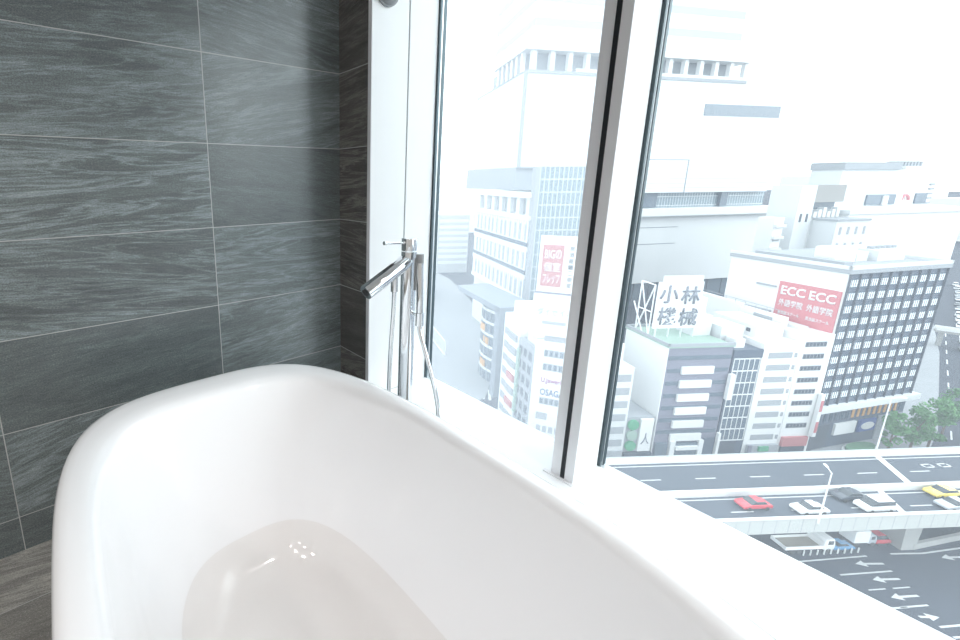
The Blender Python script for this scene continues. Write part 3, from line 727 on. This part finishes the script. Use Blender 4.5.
MB().box(-4.4, -3.32, 11.2, 20.5, 29.4, 30.0).build('side_gutter', M['lgrey'], sg)
bb = sg
# white annex with a railing, behind the ribbon building
b = frame('roof_annex', (PK[0]+.515*28.1-.857*4.6, PK[1]+.857*28.1+.515*4.6), 31, 'long white roof-level annex with a thin railing below the red billboard', 'building')
MB().box(0, 1.6, 9.5, 21, 0, 30.9).build('walls', M['wht'], b)
MB().box(.1, 1.5, 0, 9.5, 28.3, 30.5).build('upper_wall', M['wht'], b)
for i in range(9): MB().box(-.02, .04, 1.0+2.4*i, 1.08+2.4*i, 30.5 if i < 4 else 30.9, 31.9).build('railing_post', M['lgrey'], b)
MB().box(-.02, .04, 0, 21, 31.85, 31.95).build('railing', M['lgrey'], b)
MB().box(-.05, .2, 2, 6, 29.2, 29.9).build('window_strip', M['lgrey'], b)

# 6 narrow building and signs left of the purple building
b = frame('office_building', (PK[0]-.515*12.2, PK[1]-.857*12.2), 31, 'narrow pale building just right of the window post', 'building')
MB().box(0, 4.9, 0, 9, 0, 22.1).build('walls', M['off'], b)
for i in range(6): MB().box(.5, 4.4, -.06, .1, 4.0+3.0*i, 5.6+3.0*i).build('window', M['lgrey'], b)
MB().box(.3, 4.7, -.3, 0, .3, 3.0).build('shopfront', M['lgrey'], b)
MB().box(.8, 3.6, 2, 7, 22.1, 26.5).build('roof_house', M['wht'], b)
b = frame('low_shop', (PK[0]-.515*7.2, PK[1]-.857*7.2), 31, 'low shop with stacked round green signs between two office buildings', 'building')
MB().box(0, 6.2, .3, 9, 0, 10.6).build('walls', M['lgrey'], b)
for i in range(3): MB().cyl((1.5, .3, 8.9-2.5*i), (1.5, -.15, 8.9-2.5*i), 1.15, n=24).build('round_sign', M['green'] if i != 1 else M['roofgreen'], b, True)
wb = MB().box(3.1, 5.9, -.1, .3, 2.6, 10.2).build('white_banner', M['wht'], b)
lettering('人', M['greyink'], wb, (4.5, -.12, 5.6), 1.8, 2.6)
MB().box(0, 6.2, -.4, .3, .3, 2.4).build('shopfront', M['dim'], b)

# 7 big white tower block
PH = (-103.0, 158.7)
b = frame('tower_block', PH, 22, 'huge white tower block with an open columned terrace under its upper storeys', 'building')
LF = lambda s: (s*math.cos(math.radians(78)), s*math.sin(math.radians(78)))
MB().prism([(0, 0), (22, 0), (22, 40), LF(56)], 65, 100.6).build('upper_volume', M['panel'], b)
MB().box(22, 132.5, 0, 45, 54, 102.8).build('upper_volume', M['panel'], b)
MB().box(88, 130.5, -.15, .3, 86.8, 91.6).build('window_slot', M['band'], b)
MB().prism([(4, 4), (104, 4), (104, 40), (14, 46)], 100.6, 109).build('terrace_core', M['lgrey'], b)
MB().prism([(.5, -.3), (108, -.3), (108, 44), LF(58)], 100.4, 101.6).build('terrace_slab', M['lgrey'], b)
MB().box(-.5, .6, -.35, .5, 65, 100.4).build('corner_strip', M['lgrey'], b)
MB().box(-.2, 22, -.2, .5, 64.6, 65.3).build('soffit_edge', M['lgrey'], b)
MB().prism([(-1.5, -1.0), (108, -1.0), (108, 44), (LF(34)[0]-1, LF(34)[1])], 108.6, 111.2).build('terrace_roof', M['wht'], b)
for i in range(14): MB().box(2.5+8*i, 4.3+8*i, .3, 2.0, 101.6, 108.6).build('column', M['wht'], b)
for i in range(1, 7):
    x_, y_ = LF(5*i); MB().box(x_-.2, x_+1.2, y_-.6, y_+.6, 101.6, 108.6).build('column', M['wht'], b)
MB().prism([(3.2, 1.5), (103.5, 1.5), (103.5, 40), (13, 44)], 111.2, 215).build('tower_shaft', M['tower'], b)
MB().box(20, 136, 3, 45, 46.5, 54).build('recess', M['sky_glass'], b)
MB().box(60, 72, 1.5, 4, 47.5, 54).build('recess_bay', M['band'], b)
MB().box(108, 112, 1.5, 4, 47.5, 54).build('recess_bay', M['band'], b)
MB().box(20, 140, -3, 45, 44.0, 47.2).build('balcony_slab', M['wht'], b)
MB().box(20, 137, 0, 45, 13, 44).build('lower_volume', M['wht'], b)
MB().box(20, 137, 2, 45, 0, 13).build('plinth', M['navy'], b)
for i in range(9): MB().box(58+8.6*i, 65.8+8.6*i, 1.6, 2.2, 4.5, 12.4).build('window', M['band'], b)
MB().box(-.5, 22, 1, 40, 56, 65).build('neck', M['lgrey'], b)
for z_ in (38.5, 31.0): MB().box(62, 84, -.12, .1, z_, z_+.35).build('facade_joint', M['lgrey'], b)
MB().box(62, 84, -.12, .1, 68, 68.4).build('facade_joint', M['lgrey'], b); MB().box(84, 84.5, -.12, .1, 54, 68.4).build('facade_joint', M['lgrey'], b)

# 8 office with colonnade and glass curtain wall
PO = (-77.1, 127.7)
b = frame('office_building', PO, 31, 'white fin-fronted office with roof colonnade and tall glass curtain wall', 'building')
MB().box(0, 3.0, 0, 46, 19.5, 48.0).build('side_front', M['fins'], b)
for z0_ in (21.3, 31.0, 40.4):
    grid_windows(b, M['lgrey'], 'window', [1.2+3.7*i for i in range(12)], [z0_], 1.5, 5.4, face='side', x=-.04)
MB().box(1.0, 30, 1.0, 46, 0, 48.0).build('core', M['off'], b)
for z_ in (19.5, 27.6, 36.8): MB().box(-.35, .5, -.2, 46, z_, z_+1.5).build('floor_slab', M['wht'], b)
for z_ in (29.3, 38.6): MB().box(-.2, .3, 0, 46, z_, z_+1.3).build('glass_strip', M['glass'], b)
MB().box(-.6, 6, -.4, 47, 47.2, 48.6).build('roof_slab', M['wht'], b)
MB().box(3.0, 28, 3, 45, 48.6, 55).build('roof_storey', M['sky_glass'], b)
for i in range(7): MB().box(.2, 1.6, 1.0+6.9*i, 3.4+6.9*i, 48.6, 54.2).build('column', M['off'], b)
MB().box(-.4, 6, .2, 46, 54.2, 55.8).build('roof_edge', M['wht'], b)
MB().box(.6, 32, -1.2, .9, 0, 64).build('curtain_wall', M['sky_glass'], b)
MB().box(.2, 1.4, -1.4, 1.2, 0, 64).build('corner_fin', M['lgrey'], b)

# 9 canopy building
PC = (-63.7, 98.3)
b = frame('glass_hall', PC, 31, 'curved glass entrance hall framed by a big grey slanted canopy', 'building')
cp = MB(); cp.bm
v = [(-1.5, 0, 26.4), (-1.5, 33.6, 24.4), (9, 33.6, 25.0), (9, 0, 26.8)]
lo = [cp.bm.verts.new((p[0], p[1], p[2]-1.6)) for p in v]; hi = [cp.bm.verts.new(p) for p in v]
cp.bm.faces.new(lo); cp.bm.faces.new(hi[::-1])
for i in range(4): cp.bm.faces.new((lo[i], hi[i], hi[(i+1) % 4], lo[(i+1) % 4]))
cp.build('canopy_roof', M['slate'], b)
MB().box(-1.5, 9, -.2, 2.6, 0, 26.4).build('canopy_wall', M['slate'], b)
arc = [(3.5-3.2*math.sin(PI*i/16), 5+17*i/16) for i in range(17)]
MB().prism([(10, 5)]+arc+[(10, 22)], 0, 23.5).build('glass_drum', M['glass'], b)
for j in range(6): MB().prism([(10, 4.9)]+[(x_-.2, y_) for x_, y_ in arc]+[(10, 22.1)], 3.2+3.7*j, 4.0+3.7*j).build('floor_edge', M['off'], b)
for z_, y_ in ((4.1, 9), (4.1, 13), (11.6, 12), (15.2, 14)):
    i = int((y_-5)/17*16); MB().box(arc[i][0]-.25, arc[i][0]+.1, y_-1.6, y_+1.6, z_, z_+2.0).build('lit_window', M['orange'], b)
for i in range(1, 16, 2): MB().box(arc[i][0]-.22, arc[i][0], arc[i][1]-.1, arc[i][1]+.1, 0, 23.5).build('mullion', M['lgrey'], b)

# 10 corner building with stacked shop signs and its roof billboards
PS = (-45.2, 82.7)
b = frame('corner_building', PS, 60, 'slim white corner building carrying a column of small shop signs', 'building')
MB().prism([(0, 0), (7.4, 0), (7.4, 4.3), (6.8, 4.3), (-.2, .42)], 0, 26.6).build('walls', M['wht'], b)
for z_, m_ in ((23.2, 'lgrey'), (20.1, 'lgrey'), (12.2, 'lgrey')):
    w_ = MB().box(1.6, 6.6, -.06, .1, z_, z_+1.6).build('window', M[m_], b)
    for k_ in range(5): MB().box(1.7+.98*k_, 2.3+.98*k_, -.1, -.05, z_+.2, z_+1.4).build('pane', M['band'], w_)
for z_, tx_, m_ in ((17.0, 'U.Jewerish', 'pink'), (14.4, 'OSAGA.', 'blueink')):
    s_ = MB().box(1.3, 6.6, -.12, 0, z_-.2, z_+1.7).build('shop_sign', M['wht'], b)
    lettering(tx_, M[m_], s_, (3.95, -.14, z_+.75), 4.8, 1.5, bold=.015)
grid_windows(b, M['lgrey'], 'window', [1.5, 2.7, 3.9, 5.1], [5.6], .9, 1.5)
MB().box(1.2, 3.4, -.12, 0, 8.6, 10.2).build('grey_sign', M['lgrey'], b)
MB().box(1.0, 6.8, -.6, 0, .3, 3.6).build('shopfront', M['lgrey'], b)
MB().box(1.4, 6.8, .15, 1.2, 26.6, 27.9).build('sign_footing', M['lgrey'], b)
rb = frame('rooftop_sign', PS, 60, 'plain white lower roof billboard with faint grey lettering above the shop signs', 'sign')
MB().box(-1.4, 6.6, -.3, .3, 28.0, 37.0).build('board', M['wht'], rb)
lettering('ダイセイハ', M['lgrey'], rb, (2.8, -.34, 33.2), 6.6, 1.7)
MB().box(.6, 5.0, -.34, -.28, 30.5, 31.2).build('grey_line', M['lgrey'], rb)
MB().box(-1.4, 6.6, -.35, .35, 37.0, 37.3).build('frame_rail', M['purple'], rb)
ub = frame('rooftop_sign', PS, 60, 'upper white roof billboard with a pale red panel of white characters', 'sign')
MB().box(-1.1, 6.3, -.3, .3, 37.4, 49.0).build('board', M['wht'], ub)
MB().box(-.5, 3.3, -.42, -.28, 38.6, 47.2).build('red_panel', M['palered'], ub)
for tx_, z_ in (('BIGの', 45.3), ('個室', 42.7), ('フレッフ', 40.2)): lettering(tx_, M['wht'], ub, (1.4, -.43, z_), 3.0, 1.9, bold=.006)
for i, ch in enumerate('居酒屋一二個室'): lettering(ch, M['ink'], ub, (4.7, -.33, 46.6-1.25*i), .8, .9)
for i in range(6): MB().cyl((-.6+1.2*i, 0, 49), (-.6+1.2*i, -.8, 49.8), .07, n=6).build('spotlight', M['lgrey'], ub)
# 11 two narrow houses on the side street
b = frame('narrow_building', (PS[0]-.857*7.2, PS[1]+.515*7.2), 31, 'narrow white building with small reddish shop signs behind the slim corner building', 'building')
MB().box(0, 8, .4, 8.2, 0, 28.0).build('walls', M['wht'], b)
for i in range(7):
    MB().box(-.4, .1, 1.0, 4.6, 2.4+3.4*i, 4.0+3.4*i).build('sign_panel', M['palered'] if i in (1, 3) else M['lgrey'], b)
    MB().box(-.06, .1, 5.2, 7.6, 2.4+3.4*i, 4.2+3.4*i).build('window', M['lgrey'], b)
MB().box(1, 6, 1.5, 6, 28, 31.5).build('roof_house', M['wht'], b)
b = frame('narrow_building', (PS[0]-.857*.6, PS[1]+.515*.6), 31, 'narrow grey building with dark square windows beside the slim corner building', 'building')
MB().box(0, 8, 0, 6.6, 0, 24.5).build('walls', M['lgrey'], b)
grid_windows(b, M['dim'], 'window', [.8, 3.0, 5.0], [5+3.2*i for i in range(6)], 1.3, 1.9, face='side', x=-.05)
MB().box(-.5, 0, 5.6, 6.5, 6, 22).build('blade_sign', M['roofgreen'], b)
MB().box(1, 6, 1, 5, 24.5, 26.5).build('roof_house', M['off'], b)

# 12 department stores behind the glass tower
PD = (-17.4, 199.1)
b = frame('department_store', PD, 22, 'broad white windowless department store behind the glass tower', 'building')
MB().prism([(-2.5, 0), (49, 0), (61, 12), (61, 22), (14, 22), (-2.5, 8)], 0, 50).build('walls', M['wht'], b)
MB().prism([(-2.8, -.5), (49.3, -.5), (61.4, 11.8), (61.4, 22.2), (13.8, 22.2), (-2.8, 8.2)], 49.3, 50.6).build('cornice', M['off'], b)
MB().prism([(13, 12), (44, 12), (44, 20), (13, 20)], 50, 62.6).build('upper_storeys', M['off'], b)
MB().box(44, 60, 13, 21.5, 50.4, 63.8).build('stair_tower', M['wht'], b)
for a in ((26.4, 40.0, 11.6, 12.2, 51.0, 54.4), (52.0, 57.5, 12.6, 13.2, 51.0, 54.6)): MB().box(*a).build('window_bank', M['band'], b)
MB().box(33.6, 35.8, 11.2, 12.0, 50.8, 54).build('white_pier', M['wht'], b)
MB().prism([(12.7, 11.5), (39, 11.5), (39, 20.3), (12.7, 20.3)], 62.6, 65).build('roof_band', M['lgrey'], b)
for i in range(9): MB().box(40.2+1.6*i, 41.1+1.6*i, 14, 16, 63.0, 65.5).build('roof_unit', M['lgrey'], b)
for i in range(5): MB().box(57.8, 60, 12.6, 13.1, 51.0+1.6*i, 51.5+1.6*i).build('louvre', M['lgrey'], b)
rg = MB(); rg.tube([(46+1.8*math.cos(a*PI/8), 12.3, 52.3+1.8*math.sin(a*PI/8)) for a in range(0, 9)], .42, 8, 3)
rg.build('red_arc_logo', M['red'], b)
b = frame('grey_building', PD, 22, 'pale blank block with two slit windows left of the white department store', 'building')
MB().prism([(-22.5, .3), (-16.5, .3), (-16.5, 7.5), (-22.5, 7.5)], 0, 58).build('walls', M['off'], b)
grid_windows(b, M['dim'], 'window', [-21.0, -18.6], [47.5], .7, 2.4, .2)
MB().box(-16.5, -2.8, 3.4, 8, 48.6, 53).build('plant_deck', M['band'], b)
for i in range(6): MB().box(-14.5+1.8*i, -13.3+1.8*i, 1.0, 2.5, 48.6, 50.3+(i % 3)*.6).build('roof_unit', M['off'], b)
MB().box(-16.4, -2.9, 1.5, 7, 53, 58).build('screen_panel', M['beige'], b)
b = frame('grey_building', PD, 22, 'low light grey block with two rows of small windows in front of the plant deck', 'building')
MB().box(-15.5, -2.6, -5, .2, 0, 48.4).build('walls', M['off'], b)
grid_windows(b, M['lgrey'], 'window', [-14.0+3.1*i for i in range(4)], [39.6, 44.2], .9, 2.2, -5.05)
MB().box(-15.7, -2.4, -5.2, .25, 48.0, 48.6).build('roof_edge', M['lgrey'], b)
b = frame('narrow_building', PD, 22, 'slender white building with dark slot windows beside the big white tower block', 'building')
MB().box(-30.5, -27.0, 0, 4, 0, 49).build('walls', M['wht'], b)
for i in range(4): MB().box(-30.0, -27.6, -.1, .2, 32+3.4*i, 33.6+3.4*i).build('window', M['lgrey'], b)
for i in range(3): MB().box(-30.6, -26.9, -.7, 0, 39.5+3.4*i, 40.3+3.4*i).build('balcony', M['off'], b)

# 13 hazy buildings beyond the left pane
b = frame('distant_building', (-152, 150), 31, 'hazy building with a red and white sign beside the left window frame', 'building')
MB().box(-14, 10, 0, 20, 0, 17).build('walls', M['off'], b)
MB().box(-13, 6, -.3, 0, 10, 13).build('sign_band', M['wht'], b)
MB().box(-6, 5, -.5, -.2, 10.5, 12.6).build('red_sign', M['palered'], b)
for i in range(3): MB().box(-13.5, 9.5, -.1, .1, 2+2.6*i, 3.2+2.6*i).build('window', M['lgrey'], b)
b = frame('distant_building', (-185, 215), 31, 'hazy grey-beige office block seen at the left edge of the window', 'building')
MB().box(-8, 12, 0, 40, 0, 38).build('walls', M['off'], b)
for i in range(8): MB().box(-7.5, 11.5, -.1, .1, 6+3.9*i, 8+3.9*i).build('window', M['pane'], b)
MB().box(-8.3, -7.9, 0, 40, 0, 38).build('side_wall', M['off'], b)
rndm = random.Random(3)
for i, (x_, y_, w_, d_, h_) in enumerate(((-420, 430, 60, 50, 48), (-520, 560, 90, 60, 62), (-330, 380, 40, 40, 44), (-640, 690, 80, 60, 58), (-300, 420, 50, 40, 52), (-760, 900, 160, 80, 66), (-480, 760, 120, 60, 60), (30, 700, 90, 60, 40), (-60, 1250, 120, 80, 62), (-180, 1400, 200, 80, 64), (60, 1100, 140, 80, 58))):
    nm = ['low', 'wide', 'narrow', 'long', 'square', 'broad', 'stepped', 'flat', 'remote', 'faint', 'blurred'][i]
    b = frame('distant_building', (x_, y_), 20+rndm.uniform(-8, 12), '%s skyline block coloured white for haze %s' % (nm, 'beyond the left pane' if x_ < -250 else 'beyond the avenue'), 'building', 'skyline blocks')
    MB().box(0, w_, 0, d_, 0, h_).build('walls', M['wht'], b)  # plain white walls stand in for the distance haze at the horizon
    for k_ in range(3): MB().box(2, w_-2, -.3, 0, h_*.25+k_*h_*.22, h_*.25+k_*h_*.22+2.5).build('window_band', M['pane'], b)
# plaza railing far below the left pane
b = frame('plaza_railing', (-92, 108), 31-90, 'pale railing fence along the plaza far below the left pane', 'fence')
MB().box(0, 30, -.1, .1, 5.2, 5.5).build('top_rail', M['wht'], b); MB().box(0, 30, -.1, .1, 0, .6).build('kerb', M['wht'], b)
for i in range(21): MB().box(1.5*i-.12, 1.5*i+.12, -.1, .1, .6, 5.2).build('baluster', M['wht'], b)
for i in range(9):
    mk = MB(); strip(mk, (-76+1.5*i, 88+.9*i), (-80+1.5*i, 93+.9*i), .8, G, G+.02); mk.build('road_marking', M['paint'], ground)
for a, c_ in (((-78, 104), (-60, 82)), ((-83, 101), (-66, 80)), ((-86, 90), (-70, 99))):
    mk = MB(); strip(mk, a, c_, .5, G, G+.02); mk.build('road_marking', M['paint'], ground)

# ------------------------------------------------------------------ light from the bright overcast sky
w = bpy.data.worlds.new('overcast_sky'); scene.world = w; w.use_nodes = True
nt = w.node_tree; N = nt.nodes; L = nt.links
bg = N['Background']; bg.inputs[0].default_value = (.93, .97, 1.0, 1)
# bright sky lobe added on the right, out of view, to light the window post
tc = N.new('ShaderNodeTexCoord'); dp = N.new('ShaderNodeVectorMath'); dp.operation = 'DOT_PRODUCT'
L.new(tc.outputs['Generated'], dp.inputs[0]); dp.inputs[1].default_value = Vector((.80, .48, .36)).normalized()
mx_ = N.new('ShaderNodeMath'); mx_.operation = 'MAXIMUM'; L.new(dp.outputs['Value'], mx_.inputs[0]); mx_.inputs[1].default_value = 0
pw = N.new('ShaderNodeMath'); pw.operation = 'POWER'; L.new(mx_.outputs[0], pw.inputs[0]); pw.inputs[1].default_value = 14
ma = N.new('ShaderNodeMath'); ma.operation = 'MULTIPLY_ADD'; L.new(pw.outputs[0], ma.inputs[0]); ma.inputs[1].default_value = 5.0; ma.inputs[2].default_value = 2.8
L.new(ma.outputs[0], bg.inputs[1])

# ------------------------------------------------------------------ camera
yaw, pitch, roll = 9.78508783e-01, 2.14900090e-01, -6.56609790e-03
cy, sy = math.cos(yaw), math.sin(yaw); cp_, sp_ = math.cos(pitch), math.sin(pitch); cr, sr = math.cos(roll), math.sin(roll)
D = Matrix(((cr, -sr, 0), (sr, cr, 0), (0, 0, 1))) @ Matrix(((1, 0, 0), (0, cp_, -sp_), (0, sp_, cp_))) @ Matrix(((sy, -cy, 0), (0, 0, 1), (cy, sy, 0)))
wv = lambda r, s: Vector((-D[r][1], D[r][0], -D[r][2]))*s
X_, Y_, Z_ = wv(0, 1), wv(1, -1), wv(2, -1)
cam = bpy.data.cameras.new('camera'); co = bpy.data.objects.new('camera', cam); COL.objects.link(co)
co.matrix_world = Matrix(((X_.x, Y_.x, Z_.x, 1.555), (X_.y, Y_.y, Z_.y, 0.0), (X_.z, Y_.z, Z_.z, EYE), (0, 0, 0, 1)))
cam.sensor_width = 36; cam.sensor_fit = 'HORIZONTAL'; cam.lens = 422.386*36/960
cam.shift_x = (480-337.254)/960; cam.shift_y = (273.330-320)/960
cam.clip_start = .02; cam.clip_end = 5000
scene.camera = co
vs = scene.view_settings
vs.view_transform = 'Standard'; vs.look = 'None'; vs.exposure = 0.0; vs.gamma = 1.0; vs.use_curve_mapping = False
scene.cycles.max_bounces = 10; scene.cycles.diffuse_bounces = 6; scene.cycles.transparent_max_bounces = 16
scene.cycles.use_denoising = True
